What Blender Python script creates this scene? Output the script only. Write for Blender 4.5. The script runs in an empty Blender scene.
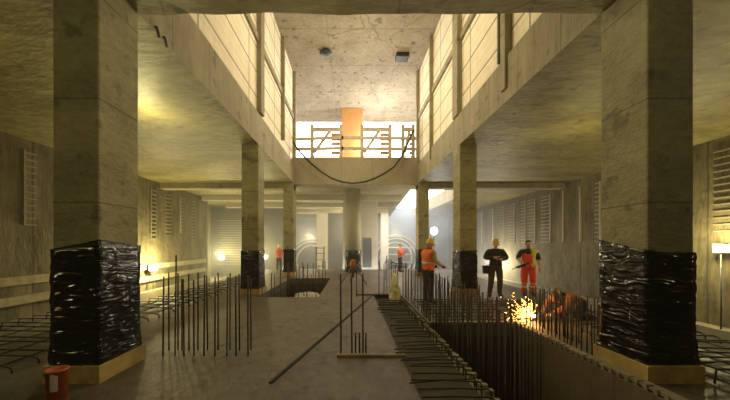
import bpy, bmesh, math, random
from mathutils import Vector, Matrix, noise
R = math.radians
random.seed(7)
SC = bpy.context.scene
COL = SC.collection
F = 290.0; EYE = 1.6; VX = 351.0; VY = 245.0     # focal length in pixels, eye height, vanishing point
def at(px, py, y):
    return Vector(((px - VX) * y / F, y, EYE + (VY - py) * y / F))

# ------------------------------------------------------------------ materials
def new_mat(name):
    m = bpy.data.materials.new(name); m.use_nodes = True
    nt = m.node_tree; nt.nodes.clear()
    out = nt.nodes.new('ShaderNodeOutputMaterial'); b = nt.nodes.new('ShaderNodeBsdfPrincipled')
    nt.links.new(b.outputs[0], out.inputs[0])
    return m, nt, b
def N(nt, t, **kw):
    n = nt.nodes.new(t)
    for k, v in kw.items():
        if k.startswith('i_'): n.inputs[k[2:].replace('_', ' ')].default_value = v
        else: setattr(n, k, v)
    return n
def ramp(nt, src, a, b, c0=(0, 0, 0, 1), c1=(1, 1, 1, 1)):
    r = nt.nodes.new('ShaderNodeValToRGB'); r.color_ramp.elements[0].position = a; r.color_ramp.elements[1].position = b
    r.color_ramp.elements[0].color = c0; r.color_ramp.elements[1].color = c1
    nt.links.new(src, r.inputs[0]); return r.outputs[0]
def mix(nt, fac, a, b, mode='MIX'):
    m = nt.nodes.new('ShaderNodeMix'); m.data_type = 'RGBA'; m.blend_type = mode
    for i, v in ((0, fac), (6, a), (7, b)):
        if hasattr(v, 'is_output'): nt.links.new(v, m.inputs[i])
        else: m.inputs[i].default_value = v if i == 0 else (v if len(v) == 4 else (*v, 1))
    return m.outputs[2]
def pos(nt, scale=(1, 1, 1)):
    g = nt.nodes.new('ShaderNodeNewGeometry'); mp = nt.nodes.new('ShaderNodeMapping')
    nt.links.new(g.outputs['Position'], mp.inputs[0]); mp.inputs[3].default_value = scale
    return mp.outputs[0]
def noisetex(nt, vec, scale, detail=6, rough=.6):
    n = N(nt, 'ShaderNodeTexNoise'); n.inputs['Scale'].default_value = scale
    n.inputs['Detail'].default_value = detail; n.inputs['Roughness'].default_value = rough
    nt.links.new(vec, n.inputs['Vector']); return n.outputs[0]
def concrete(name, light, dark, stretch=(1, 1, 1), rough=.85, bump=.25, joints=None, stain=.5, spots=0.0, bscale=9, crack=False):
    m, nt, b = new_mat(name)
    p = pos(nt); ps = pos(nt, stretch)
    big = noisetex(nt, ps, 1.1, 5, .62); fine = noisetex(nt, ps, 7, 8, .7)
    col = mix(nt, ramp(nt, big, .32, .68), dark, light)
    col = mix(nt, stain, col, mix(nt, ramp(nt, fine, .3, .72), dark, light))
    if spots:
        v = N(nt, 'ShaderNodeTexNoise'); v.inputs['Scale'].default_value = 3.1; v.inputs['Detail'].default_value = 9
        nt.links.new(p, v.inputs['Vector'])
        col = mix(nt, ramp(nt, v.outputs[0], .60, .67, (0, 0, 0, 1), (spots,) * 3 + (1,)), col, tuple(c * .28 for c in dark))
    if crack:
        v = N(nt, 'ShaderNodeTexVoronoi'); v.feature = 'DISTANCE_TO_EDGE'; v.inputs['Scale'].default_value = .45
        d = N(nt, 'ShaderNodeMixRGB'); d.inputs[0].default_value = .12
        nt.links.new(p, d.inputs[1]); nn = N(nt, 'ShaderNodeTexNoise'); nn.inputs['Scale'].default_value = 2.5
        nt.links.new(p, nn.inputs['Vector']); nt.links.new(nn.outputs[1], d.inputs[2]); nt.links.new(d.outputs[0], v.inputs['Vector'])
        col = mix(nt, ramp(nt, v.outputs[0], .0, .007, (.55, .55, .55, 1), (0, 0, 0, 1)), col, tuple(c * .35 for c in dark))
    h = fine
    if joints:                                     # (axis, spacing, offset, width)
        for (ax, sp, off, w) in joints:
            s = N(nt, 'ShaderNodeSeparateXYZ'); nt.links.new(p, s.inputs[0])
            a = N(nt, 'ShaderNodeMath', operation='ADD'); a.inputs[1].default_value = off + 100 * sp; nt.links.new(s.outputs[ax], a.inputs[0])
            f = N(nt, 'ShaderNodeMath', operation='MODULO'); f.inputs[1].default_value = sp; nt.links.new(a.outputs[0], f.inputs[0])
            l = N(nt, 'ShaderNodeMath', operation='LESS_THAN'); l.inputs[1].default_value = w; nt.links.new(f.outputs[0], l.inputs[0])
            mm = N(nt, 'ShaderNodeMath', operation='MULTIPLY'); mm.inputs[1].default_value = .6; nt.links.new(l.outputs[0], mm.inputs[0])
            col = mix(nt, mm.outputs[0], col, tuple(c * .4 for c in dark))
    nt.links.new(col, b.inputs['Base Color']); b.inputs['Roughness'].default_value = rough
    bn = N(nt, 'ShaderNodeBump'); bn.inputs['Strength'].default_value = bump; bn.inputs['Distance'].default_value = .05
    hb = noisetex(nt, ps, bscale, 8, .65)
    nt.links.new(hb, bn.inputs['Height']); nt.links.new(bn.outputs[0], b.inputs['Normal'])
    return m
def plain(name, col, rough=.6, metal=0.0, var=.25, scale=12, bump=.1):
    m, nt, b = new_mat(name)
    p = N(nt, 'ShaderNodeTexCoord').outputs['Object']
    f = noisetex(nt, p, scale, 5)
    c = mix(nt, ramp(nt, f, .3, .7), tuple(x * (1 - var) for x in col), tuple(min(1, x * (1 + var)) for x in col))
    nt.links.new(c, b.inputs['Base Color']); b.inputs['Roughness'].default_value = rough; b.inputs['Metallic'].default_value = metal
    if bump:
        bn = N(nt, 'ShaderNodeBump'); bn.inputs['Strength'].default_value = bump; bn.inputs['Distance'].default_value = .02
        nt.links.new(f, bn.inputs['Height']); nt.links.new(bn.outputs[0], b.inputs['Normal'])
    return m
def glow(name, col, s):
    m, nt, b = new_mat(name)
    b.inputs['Base Color'].default_value = (*col, 1); b.inputs['Emission Color'].default_value = (*col, 1); b.inputs['Emission Strength'].default_value = s
    return m

M = {}
M['column'] = concrete('column concrete', (.40, .35, .19), (.16, .14, .07), (1, 1, 1.8), bump=.6, joints=[(2, 1.22, .35, .018)], spots=.5, bscale=14)
M['pale_column'] = concrete('pale column concrete', (.46, .42, .31), (.30, .27, .19), (1, 1, .6), bump=.3)
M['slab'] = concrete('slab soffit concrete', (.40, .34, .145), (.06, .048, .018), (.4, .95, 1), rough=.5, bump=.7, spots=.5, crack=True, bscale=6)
M['beam'] = concrete('edge beam concrete', (.38, .33, .21), (.17, .145, .085), (1, 2.2, .35), bump=.35, joints=[(1, 1.25, .2, .02)], spots=.4)
M['top_slab'] = concrete('upper ceiling concrete', (.36, .31, .235), (.17, .14, .10), (1, 1, 1), bump=.3, joints=[(1, 2.5, .3, .03), (0, 3.2, 1, .02)], spots=.6, crack=True)
M['wall'] = concrete('slurry wall concrete', (.22, .18, .09), (.032, .026, .013), (1, 1.6, .4), bump=.6, spots=.3, joints=[(1, 5.0, 1.0, .05)], bscale=7)
M['floor'] = concrete('dusty floor concrete', (.165, .13, .08), (.028, .021, .012), (1, .5, 1), rough=.6, bump=.5, spots=.6, joints=[(1, 4.1, 1.9, .02)], stain=.45)
M['kerb'] = concrete('kerb concrete', (.30, .26, .17), (.13, .11, .07), bump=.5)
M['pit'] = concrete('pit formwork', (.20, .15, .08), (.11, .08, .042), (1, 2, .4), bump=.2, joints=[(1, 1.2, 0, .015)])
M['pit_dark'] = concrete('shaded pit concrete', (.075, .058, .035), (.03, .024, .015), bump=.4)  # shade of the pit depth is put into this darker colour
M['pier'] = concrete('pale pier concrete', (.55, .52, .45), (.42, .39, .33), bump=.1)
M['far'] = concrete('far wall concrete', (.30, .35, .43), (.19, .23, .29), bump=.2)  # bluish daylight on the far wall is mixed into its concrete colour
M['deck'] = concrete('bridge beam concrete', (.32, .27, .18), (.20, .165, .11), (1, 1, .5), bump=.2, joints=[(0, 1.6, .5, .02)])
# cream lining panels: block courses with large panel joints
def lining(name):
    m, nt, b = new_mat(name)
    g = N(nt, 'ShaderNodeNewGeometry'); s = N(nt, 'ShaderNodeSeparateXYZ'); c = N(nt, 'ShaderNodeCombineXYZ')
    nt.links.new(g.outputs['Position'], s.inputs[0]); nt.links.new(s.outputs[1], c.inputs[0]); nt.links.new(s.outputs[2], c.inputs[1])
    def brick(w, h, mort):
        br = N(nt, 'ShaderNodeTexBrick'); br.offset = 0.0 if w > 1 else .5
        br.inputs['Scale'].default_value = 1; br.inputs['Brick Width'].default_value = w; br.inputs['Row Height'].default_value = h
        br.inputs['Mortar Size'].default_value = mort; br.inputs['Mortar Smooth'].default_value = .1
        nt.links.new(c.outputs[0], br.inputs['Vector']); return br.outputs['Fac']
    big = noisetex(nt, pos(nt, (1, 1, .5)), 1.6, 6)
    col = mix(nt, ramp(nt, big, .3, .7), (.72, .63, .47), (.85, .77, .62))
    col = mix(nt, ramp(nt, brick(.5, .24, .012), 0, 1, (0, 0, 0, 1), (.22, .22, .22, 1)), col, (.2, .16, .1))
    col = mix(nt, ramp(nt, brick(2.9, .80, .028), 0, 1, (0, 0, 0, 1), (.75, .75, .75, 1)), col, (.13, .10, .06))
    nt.links.new(col, b.inputs['Base Color']); b.inputs['Roughness'].default_value = .9
    return m
M['lining'] = lining('cream block lining')
M['rebar'] = plain('rusty steel', (.030, .019, .012), .7, .1, .4, 30)
M['rebar_light'] = plain('lighter rail steel', (.34, .31, .22), .6, .1, .3, 20)  # lighter steel for the right wall strips and end wall ribs
M['rebar_wall'] = plain('dull wall steel', (.22, .19, .12), .7, 0, .3, 20)
M['steel'] = plain('dark steel', (.04, .04, .04), .5, .5)
M['timber'] = plain('weathered timber', (.22, .16, .09), .8, 0, .35, 6)
M['rail_timber'] = plain('light-washed railing timber', (.42, .36, .27), .8, 0, .25, 6)  # timber colour raised to imitate the washed-out light on the railing
M['far_dark'] = concrete('dark far concrete', (.13, .13, .13), (.08, .08, .08))
M['plywood'] = plain('yellow plywood', (.42, .29, .10), .75, 0, .3, 5)
M['ply_box'] = plain('orange plywood cladding', (.50, .25, .085), .8, 0, .12, 3)
M['pale_timber'] = plain('pale timber', (.34, .29, .17), .8, 0, .25, 5)
M['orange'] = plain('orange fabric', (.85, .17, .04), .8, 0, .2, 10)
M['orange_plastic'] = plain('orange plastic', (.50, .12, .03), .5, 0, .25, 8)
M['red'] = plain('red orange fabric', (.78, .06, .025), .8, 0, .2, 10)
M['yellow'] = plain('yellow vest fabric', (.62, .56, .07), .8, 0, .15, 10)
M['black_cloth'] = plain('black cloth', (.020, .019, .018), .9, 0, .3, 10)
M['brown_cloth'] = plain('dark brown cloth', (.050, .038, .022), .9, 0, .3, 10)
M['navy'] = plain('navy cloth', (.020, .022, .032), .9, 0, .3, 10)
M['rust_cloth'] = plain('rust orange cloth', (.26, .10, .03), .9, 0, .3, 8)
M['skin'] = plain('skin', (.52, .30, .19), .6, 0, .06, 8, 0)
M['lips'] = plain('lips', (.33, .14, .10), .6, 0, .05, 8, 0)
M['hair'] = plain('dark hair', (.03, .02, .013), .9, 0, .3, 30)
M['helmet'] = plain('yellow helmet plastic', (.72, .50, .05), .35, 0, .05, 3, 0)
M['helmet_dull'] = plain('ochre helmet plastic', (.52, .38, .10), .4, 0, .05, 3, 0)
M['helmet_brown'] = plain('dusty brown helmet plastic', (.12, .065, .03), .5, 0, .1, 3, 0)
M['boot'] = plain('boot leather', (.03, .024, .018), .7)
M['band'] = plain('reflective tape', (.65, .64, .56), .4, .2, .05)
M['white'] = plain('white enamel', (.75, .77, .8), .5, 0, .08)
M['grey_panel'] = plain('dark grey panel', (.075, .08, .085), .6, 0, .1)
M['label'] = plain('paper label', (.6, .55, .42), .8, 0, .1)
M['sack'] = plain('pale sacking', (.60, .55, .33), .9, 0, .2, 8, .4)
M['cable'] = plain('black rubber cable', (.018, .016, .012), .9, 0, .2)
M['brown_ply'] = plain('deep brown plywood', (.17, .11, .045), .8, 0, .3, 5)  # darker plywood for the farther right formwork boxes
M['lamp'] = glow('lamp glass', (1, .9, .5), 160)
M['balloon'] = glow('lamp globe', (1, .97, .9), 9)
M['spark'] = glow('hot spark', (1, .45, .10), 38)
M['spark_core'] = glow('white hot metal', (1, .8, .45), 120)
m, nt, b = new_mat('black plastic film'); M['film'] = m
p = pos(nt, (1.7, 1.7, 6.5)); p.node.inputs[2].default_value = (.35, -.3, 0); f0 = N(nt, 'ShaderNodeTexNoise'); f0.inputs['Scale'].default_value = 1.6; f0.inputs['Detail'].default_value = 7; f0.inputs['Roughness'].default_value = .6; f0.inputs['Distortion'].default_value = 1.3
f0.noise_type = 'RIDGED_MULTIFRACTAL'; nt.links.new(p, f0.inputs['Vector']); f = f0.outputs[0]
b.inputs['Base Color'].default_value = (.007, .007, .008, 1); b.inputs['Roughness'].default_value = .17
bn = N(nt, 'ShaderNodeBump'); bn.inputs['Strength'].default_value = 1.0; bn.inputs['Distance'].default_value = .03
nt.links.new(f, bn.inputs['Height']); nt.links.new(bn.outputs[0], b.inputs['Normal'])

# ------------------------------------------------------------------ mesh helpers
def box(bm, x0, x1, y0, y1, z0, z1, mi=0):
    vs = [bm.verts.new((x, y, z)) for z in (z0, z1) for y in (y0, y1) for x in (x0, x1)]
    for q in ((0, 2, 3, 1), (4, 5, 7, 6), (0, 1, 5, 4), (2, 6, 7, 3), (0, 4, 6, 2), (1, 3, 7, 5)):
        bm.faces.new([vs[i] for i in q]).material_index = mi
def bar(bm, a, b, w, d=None, mi=0):
    a, b = Vector(a), Vector(b); d = d or w
    z = (b - a).normalized(); x = z.cross(Vector((0, 1, 0)) if abs(z.y) < .9 else Vector((1, 0, 0))).normalized(); y = z.cross(x)
    vs = [bm.verts.new(p + x * sx * w / 2 + y * sy * d / 2) for p in (a, b) for sx, sy in ((-1, -1), (1, -1), (1, 1), (-1, 1))]
    for q in ((3, 2, 1, 0), (4, 5, 6, 7), (0, 1, 5, 4), (1, 2, 6, 5), (2, 3, 7, 6), (3, 0, 4, 7)):
        bm.faces.new([vs[i] for i in q]).material_index = mi
def tube(bm, pts, r, n=8, mi=0, smooth=True):
    pts = [Vector(p) for p in pts]; rs = r if isinstance(r, (list, tuple)) else [r] * len(pts)
    rings = []; up = None
    for i, p in enumerate(pts):
        t = (pts[min(i + 1, len(pts) - 1)] - pts[max(i - 1, 0)]).normalized()
        if up is None: up = t.cross(Vector((0, 0, 1)) if abs(t.z) < .9 else Vector((1, 0, 0))).normalized()
        up = (up - t * up.dot(t)).normalized(); v = t.cross(up)
        rings.append([bm.verts.new(p + (up * math.cos(2 * math.pi * k / n) + v * math.sin(2 * math.pi * k / n)) * rs[i]) for k in range(n)])
    for a, b_ in zip(rings, rings[1:]):
        for k in range(n):
            f = bm.faces.new((a[k], a[(k + 1) % n], b_[(k + 1) % n], b_[k])); f.smooth = smooth; f.material_index = mi
    bm.faces.new(rings[0][::-1]).material_index = mi; bm.faces.new(rings[-1]).material_index = mi
def lathe(bm, prof, n=24, c=(0, 0, 0), mi=0):
    rings = [[bm.verts.new((c[0] + r * math.cos(2 * math.pi * k / n), c[1] + r * math.sin(2 * math.pi * k / n), c[2] + z)) for k in range(n)] for r, z in prof]
    for a, b_ in zip(rings, rings[1:]):
        for k in range(n):
            f = bm.faces.new((a[k], a[(k + 1) % n], b_[(k + 1) % n], b_[k])); f.smooth = True; f.material_index = mi
    bm.faces.new(rings[0][::-1]).material_index = mi; bm.faces.new(rings[-1]).material_index = mi
def ell(bm, c, r, mi=0, u=16, v=10, rot=None):
    mt = Matrix.Translation(Vector(c)) @ (rot or Matrix()) @ Matrix.Diagonal((*r, 1))
    g = bmesh.ops.create_uvsphere(bm, u_segments=u, v_segments=v, radius=1, matrix=mt)
    for vv in g['verts']:
        for f in vv.link_faces: f.smooth = True; f.material_index = mi
    return g['verts']
def B(): return bmesh.new()
def obj(name, bm, mats, parent=None, loc=None, rz=0, bevel=0):
    me = bpy.data.meshes.new(name)
    if isinstance(bm, bmesh.types.BMesh):
        bmesh.ops.recalc_face_normals(bm, faces=bm.faces)
        bm.to_mesh(me); bm.free()
    else: me = bm
    for m_ in (mats if isinstance(mats, (list, tuple)) else [mats]): me.materials.append(m_)
    o = bpy.data.objects.new(name, me); COL.objects.link(o)
    if parent: o.parent = parent
    if loc is not None: o.location = loc
    o.rotation_euler.z = rz
    if bevel:
        bv = o.modifiers.new('bevel', 'BEVEL'); bv.width = bevel; bv.segments = 2; bv.limit_method = 'ANGLE'
    return o
def tag(o, label, cat, group=None, kind=None):
    o['label'] = label; o['category'] = cat
    if group: o['group'] = group
    if kind: o['kind'] = kind
    return o
def thing(name, label, cat, loc=(0, 0, 0), rz=0, group=None):
    o = bpy.data.objects.new(name, None); COL.objects.link(o); o.location = loc; o.rotation_euler.z = rz
    return tag(o, label, cat, group)
def struct(name, bm, mat, label=None):
    o = obj(name, bm, mat); o['kind'] = 'structure'
    if label: tag(o, label, 'structure')
    return o
def gridbox(bm, x0, x1, y0, y1, z0, z1, step, amp, seed=0, scale=2.0, axis=None):
    # box cut fine enough to take a rough, uneven surface
    box(bm, x0, x1, y0, y1, z0, z1)
    for ax, (a, b_) in enumerate(((x0, x1), (y0, y1), (z0, z1))):
        n = max(1, int((b_ - a) / step))
        for i in range(1, n):
            co = [0, 0, 0]; co[ax] = a + (b_ - a) * i / n; no = [0, 0, 0]; no[ax] = 1
            bmesh.ops.bisect_plane(bm, geom=bm.verts[:] + bm.edges[:] + bm.faces[:], plane_co=co, plane_no=no)
    for v in bm.verts:
        n = noise.noise_vector(v.co * scale + Vector((seed, seed * 2, 0)))
        v.co += n * amp
ORD = ['first', 'second', 'third', 'fourth', 'fifth', 'sixth', 'seventh', 'eighth', 'ninth', 'tenth', 'eleventh', 'twelfth']

XL, XR = -2.96, 3.48            # inner faces of the two column rows
WL, WR = -9.9, 11.1             # slurry walls
YC = (3.4, 9.26, 14.96)         # fronts of the columns
CW, CD = .54, .64
SOF, TOP, ROOF = 4.82, 5.83, 10.7

# ------------------------------------------------------------------ setting
bm = B()                                   # centre and left floor, with the rebar pit left open
box(bm, -5.6, -2.9, -4, 19, -.25, 0); box(bm, -2.9, -1.0, -4, 8.9, -.25, 0); box(bm, -2.9, -1.0, 14.0, 19, -.25, 0)
box(bm, -1.0, .72, -4, 19, -.25, 0); box(bm, .72, 1.6, 9.3, 19, -.25, 0)
box(bm, 1.6, 6.2, 5.9, 19, -.25, 0); box(bm, 3.3, 5.45, -4, 5.9, -.25, 0)
struct('floor', bm, M['floor'])
bm = B(); box(bm, -5.75, -5.6, -4, 19, -1.9, -.01)
struct('trim_1', bm, M['kerb'], 'concrete edge of the floor above the left side trench')
bm = B(); box(bm, 6.2, 6.35, 5.9, 19, -1.9, -.01); box(bm, 5.45, 5.6, -4, 5.9, -1.9, -.01)
struct('trim_2', bm, M['kerb'], 'concrete edge of the floor above the right side trench')
bm = B(); box(bm, -12.2, -5.75, -4, 34, -2.1, -.95); struct('floor_trench_left', bm, M['floor'])
bm = B(); box(bm, 5.6, 12.4, -4, 34, -2.3, -1.75); struct('floor_trench_right', bm, M['floor'])
bm = B(); box(bm, -5.75, 6.3, 19, 34, -2.1, -1.1); struct('floor_far', bm, M['pier'])
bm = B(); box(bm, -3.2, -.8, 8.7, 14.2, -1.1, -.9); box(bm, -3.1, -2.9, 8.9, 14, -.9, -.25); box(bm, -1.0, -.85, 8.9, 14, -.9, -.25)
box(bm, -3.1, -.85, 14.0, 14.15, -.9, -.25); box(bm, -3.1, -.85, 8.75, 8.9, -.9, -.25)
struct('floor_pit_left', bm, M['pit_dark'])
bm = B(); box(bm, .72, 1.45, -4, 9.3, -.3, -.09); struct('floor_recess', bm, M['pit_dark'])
bm = B()                                   # kerb between the recess and the pit, its edge broken into teeth
box(bm, 1.45, 1.6, -4, 9.3, -2.3, -.10)
y = 1.9
while y < 9.2:
    h = random.uniform(-.07, -.03); box(bm, 1.50 + random.uniform(0, .03), 1.61, y, y + random.uniform(.04, .09), -.10, h); y += .15
struct('trim_3', bm, M['kerb'], 'toothed concrete kerb along the left edge of the deep pit')
bm = B()
box(bm, 3.30, 3.42, -4, 5.9, -.02, .035); box(bm, 1.6, 3.42, 5.9, 6.0, -.02, .03)
y = 1.9
while y < 5.85:
    box(bm, 3.285, 3.36, y, y + .045, -.07, .03 + random.uniform(0, .02)); y += .11
struct('trim_4', bm, M['kerb'], 'notched concrete kerb along the right edge of the deep pit')
bm = B(); box(bm, 3.275, 3.3, -4, 5.9, -2.3, -.02); struct('wall_pit_right', bm, M['pit'])
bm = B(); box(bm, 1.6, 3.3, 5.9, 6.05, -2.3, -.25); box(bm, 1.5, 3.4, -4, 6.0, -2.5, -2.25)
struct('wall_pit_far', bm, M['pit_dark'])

bm = B(); gridbox(bm, WL - .6, WL, -4, 20, -1.9, 4.9, .6, .05, 3, .8); struct('wall_left', bm, M['wall'])
bm = B(); box(bm, -12.2, -11.6, 20, 34, -1.9, 4.9); box(bm, -11.7, -9.9, 19.7, 20, -1.9, 4.9); struct('wall_left_far', bm, M['wall'])
bm = B(); gridbox(bm, WR, WR + .6, -4, 34, -1.9, 4.9, .6, .05, 9, .8); struct('wall_right', bm, M['wall'])
bm = B(); box(bm, -11.7, -5.6, 24, 24.4, -1.9, 4.9); struct('wall_left_end', bm, M['wall'])
bm = B(); box(bm, -12.2, 12.4, -4.3, -4, -2.5, 5.0); struct('wall_back', bm, M['wall'])
bm = B(); box(bm, -3.2, -.7, 27.6, 28, -2, 4.9); struct('wall_middle', bm, M['far_dark'])
# lower soffit slabs: left, right, near, bridge and far deck with an opening to the sky
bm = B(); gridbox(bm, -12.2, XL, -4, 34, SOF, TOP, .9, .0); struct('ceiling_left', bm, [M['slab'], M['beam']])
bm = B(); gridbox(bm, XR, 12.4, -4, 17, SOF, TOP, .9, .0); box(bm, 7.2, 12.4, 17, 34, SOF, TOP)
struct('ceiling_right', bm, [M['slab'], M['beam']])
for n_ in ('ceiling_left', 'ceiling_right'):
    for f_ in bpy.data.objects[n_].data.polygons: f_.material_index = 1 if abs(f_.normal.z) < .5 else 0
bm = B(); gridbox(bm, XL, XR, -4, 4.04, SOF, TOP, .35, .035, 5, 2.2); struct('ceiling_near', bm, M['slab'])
bm = B(); box(bm, XL, XR, 15.6, 34, SOF, 5.9)
vs = [bm.verts.new(q) for z in (SOF, 5.9) for q in ((XR, 17, z), (4.4, 33, z), (XR, 33, z))]
for q in ((0, 2, 1), (3, 4, 5), (0, 1, 4, 3), (1, 2, 5, 4), (2, 0, 3, 5)): bm.faces.new([vs[i] for i in q])
struct('ceiling_far', bm, M['top_slab'])
o = tag(obj('bridge_beam', (lambda b_: (box(b_, XL, XR, 15.0, 15.6, 4.72, 6.15), b_)[1])(B()), M['deck'], bevel=.02), 'deep concrete bridge beam spanning the hall under the timber railing', 'beam')
bm = B(); box(bm, WL, XL - .0, 15.0, 15.5, 4.52, SOF); tag(obj('cross_beam', bm, M['beam'], bevel=.02), 'shallow concrete cross beam under the left soffit', 'beam')
bm = B(); box(bm, XR, WR, 15.0, 15.5, 4.55, SOF); tag(obj('cross_beam', bm, M['beam'], bevel=.02), 'shallow concrete cross beam under the right soffit', 'beam')
for y_, w_ in ((18.8, 'nearest'), (22.4, 'middle'), (26.0, 'farthest')):
    bm = B(); box(bm, WL + .2, XR - .1, y_, y_ + .45, 4.5, SOF); tag(obj('cross_beam', bm, M['pale_column'], bevel=.02), w_ + ' of three pale cross beams under the far soffit', 'beam')
# upper well: lining walls, roof
for side, xi, s in (('left', XL, -1), ('right', XR, 1)):
    bm = B(); a, b_ = sorted((xi + s * .10, xi + s * .5)); box(bm, a, b_, 3.6, 15.5, TOP, ROOF)
    struct('wall_upper_' + side, bm, M['lining'])
    bm = B(); a, b_ = sorted((xi + s * .02, xi + s * .12)); box(bm, a, b_, 4.0, 15.5, 8.18, 8.4)
    struct('trim_5' if s < 0 else 'trim_6', bm, M['beam'], 'concrete ledge along the %s lining wall' % side)
bm = B(); gridbox(bm, -14, 7, 2, 21.5, ROOF, ROOF + .5, 1.0, .03, 2, .9); struct('ceiling_upper', bm, M['top_slab'])
bm = B(); box(bm, -3.6, 4.1, 3.4, 3.6, TOP, ROOF); struct('wall_upper_near', bm, M['beam'])
# far wall with two tunnel mouths
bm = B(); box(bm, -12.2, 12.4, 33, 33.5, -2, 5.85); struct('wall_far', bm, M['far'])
def portal(x, z, r, label):
    t = thing('tunnel_portal', label, 'tunnel portal', (x, 32.9, z))
    b_ = B()
    for k in range(40):
        a0, a1 = 2 * math.pi * k / 40, 2 * math.pi * (k + 1) / 40
        p = [Vector((math.cos(a) * q, yy, math.sin(a) * q)) for a in (a0, a1) for q in (r - .28, r) for yy in (-.25, .1)]
        vs = [b_.verts.new(v) for v in p]
        for q in ((0, 4, 5, 1), (2, 3, 7, 6), (0, 2, 6, 4), (1, 5, 7, 3)): b_.faces.new([vs[i] for i in q])
    obj('collar', b_, M['pier'], t)
    for j, rr in enumerate((r - .5, r - .95)):
        b_ = B(); pts = [(math.cos(2 * math.pi * k / 40) * rr, -.12 + .05 * j, math.sin(2 * math.pi * k / 40) * rr) for k in range(41)]
        tube(b_, pts, .09, 6); obj('ring', b_, M['white'], t)
    b_ = B(); lathe(b_, [(.01, 0), (r - .3, 0), (r - .3, .02), (.01, .02)], 40)
    o = obj('mouth', b_, M['grey_panel'], t); o.rotation_euler.x = R(90)
portal(-4.4, -.2, 2.7, 'round tunnel mouth in the far wall, left of the central pillar')
portal(5.1, .1, 2.75, 'round tunnel mouth in the far wall behind the distant worker')

# ------------------------------------------------------------------ columns
def film(x0, x1, y0, y1, z0, z1, tilt, seed, tilty=0):
    b_ = B(); gridbox(b_, x0 - .010, x1 + .010, y0 - .010, y1 + .010, z0, z1, .055, 0)
    for v in b_.verts:
        n = noise.noise(Vector((v.co.x * 5 + seed, v.co.y * 5, v.co.z * 13 + v.co.x * 7)))
        n2 = noise.noise(Vector((v.co.x * 14, v.co.y * 14 + seed, v.co.z * 30)))
        cx, cy = (x0 + x1) / 2, (y0 + y1) / 2; k = .004 + .008 * n + .005 * n2
        low = max(0, (z0 + .35 - v.co.z) / .35); k += low * .018 * (1 + noise.noise(v.co * 9))
        v.co.x += k * (1 if v.co.x > cx else -1) * (abs(v.co.x - cx) > (x1 - x0) / 2); v.co.y += k * (1 if v.co.y > cy else -1) * (abs(v.co.y - cy) > (y1 - y0) / 2)
        if v.co.z > z1 - .03: v.co.z += tilt * (v.co.x - cx) + tilty * (v.co.y - cy) + .012 * noise.noise(v.co * 6)
        if v.co.z < z0 + .03: v.co.z += .04 * noise.noise(v.co * 7)
    for f in b_.faces: f.smooth = True
    return b_
lab = {(-1, 0): 'near left concrete column with a black film wrapped foot, beside the orange bucket', (-1, 1): 'second left concrete column, past the loose starter bars',
       (-1, 2): 'farthest left concrete column, rising beside the rebar pit', (1, 0): 'near right concrete column, black film wrapped, beside the deep pit',
       (1, 1): 'second right concrete column between the vest worker and the dark clothed one', (1, 2): 'farthest right concrete column, behind the worker in orange vest'}
for s in (-1, 1):
    for i, y0 in enumerate(YC):
        x0, x1 = (XL - CW, XL) if s < 0 else (XR, XR + CW)
        t = thing('concrete_column', lab[(s, i)], 'column', ((x0 + x1) / 2, y0 + CD / 2, 0), 0, 'wrapped concrete columns')
        cx, cy = t.location.x, t.location.y
        top = SOF
        b_ = B(); box(b_, x0 - cx, x1 - cx, -CD / 2, CD / 2, 0, top); obj('shaft', b_, M['column'], t, bevel=.018)
        zt = (1.57, 1.42, 1.38)[i]
        obj('plastic_wrap', film(x0 - cx, x1 - cx, -CD / 2, CD / 2, .17, zt, (.2, -.12)[s > 0] if i == 0 else .04, i * 5 + s, ((-.1, .2)[s > 0] if i == 0 else 0)), M['film'], t)
        b_ = B(); k = .06
        box(b_, x0 - cx - k, x1 - cx + k, -CD / 2 - k, -CD / 2 - k + .03, 0, .2); box(b_, x0 - cx - k, x1 - cx + k, CD / 2 + k - .03, CD / 2 + k, 0, .2)
        box(b_, x0 - cx - k, x0 - cx - k + .03, -CD / 2 - k + .03, CD / 2 + k - .03, 0, .2); box(b_, x1 - cx + k - .03, x1 - cx + k, -CD / 2 - k + .03, CD / 2 + k - .03, 0, .2)
        box(b_, x0 - cx - k + .03, x1 - cx + k - .03, -CD / 2 - k + .03, CD / 2 + k - .03, .01, .14)
        obj('formwork_box', b_, M['plywood' if s < 0 or i == 0 else 'brown_ply'], t)
t = thing('round_column', 'round concrete column in the middle of the hall with black film at its foot', 'column', (at(353, 0, 17).x, 17, 0))
b_ = B(); lathe(b_, [(.46, 0), (.46, SOF)], 40); obj('shaft', b_, M['pale_column'], t)
b_ = B(); lathe(b_, [(.49 + .012 * math.sin(k * 7), .03 + k * .09) for k in range(15)], 40)
for v in b_.verts: v.co += noise.noise_vector(v.co * 6) * .02
obj('plastic_wrap', b_, M['film'], t)
def pillar(name, x0, x1, y0, y1, label, mat, z0=-1.2, top=SOF):
    b_ = B(); box(b_, x0, x1, y0, y1, z0, top); return tag(obj(name, b_, mat, bevel=.02), label, 'pillar')
t = thing('concrete_pier', 'wide pale concrete pier with a dark doorway behind the round column', 'pier', (.63, 20.3, 0))
b_ = B(); box(b_, -1.2, 1.23, -.3, .9, -1.2, SOF); obj('shaft', b_, M['pier'], t, bevel=.02)
b_ = B(); box(b_, .18, .78, -.36, -.28, .05, 2.1); d = obj('door', b_, M['grey_panel'], t)
b_ = B(); box(b_, .68, .74, -.40, -.36, .95, 1.1); obj('handle', b_, M['steel'], d)
pillar('concrete_pillar', -3.15, -2.15, 26.4, 27.4, 'pale square pillar standing left of the round column, far off', M['pier'])
pillar('concrete_pillar', 2.75, 3.45, 26.6, 27.3, 'bright white pillar beside the pale pier, left of the distant worker', M['white'])

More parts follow.
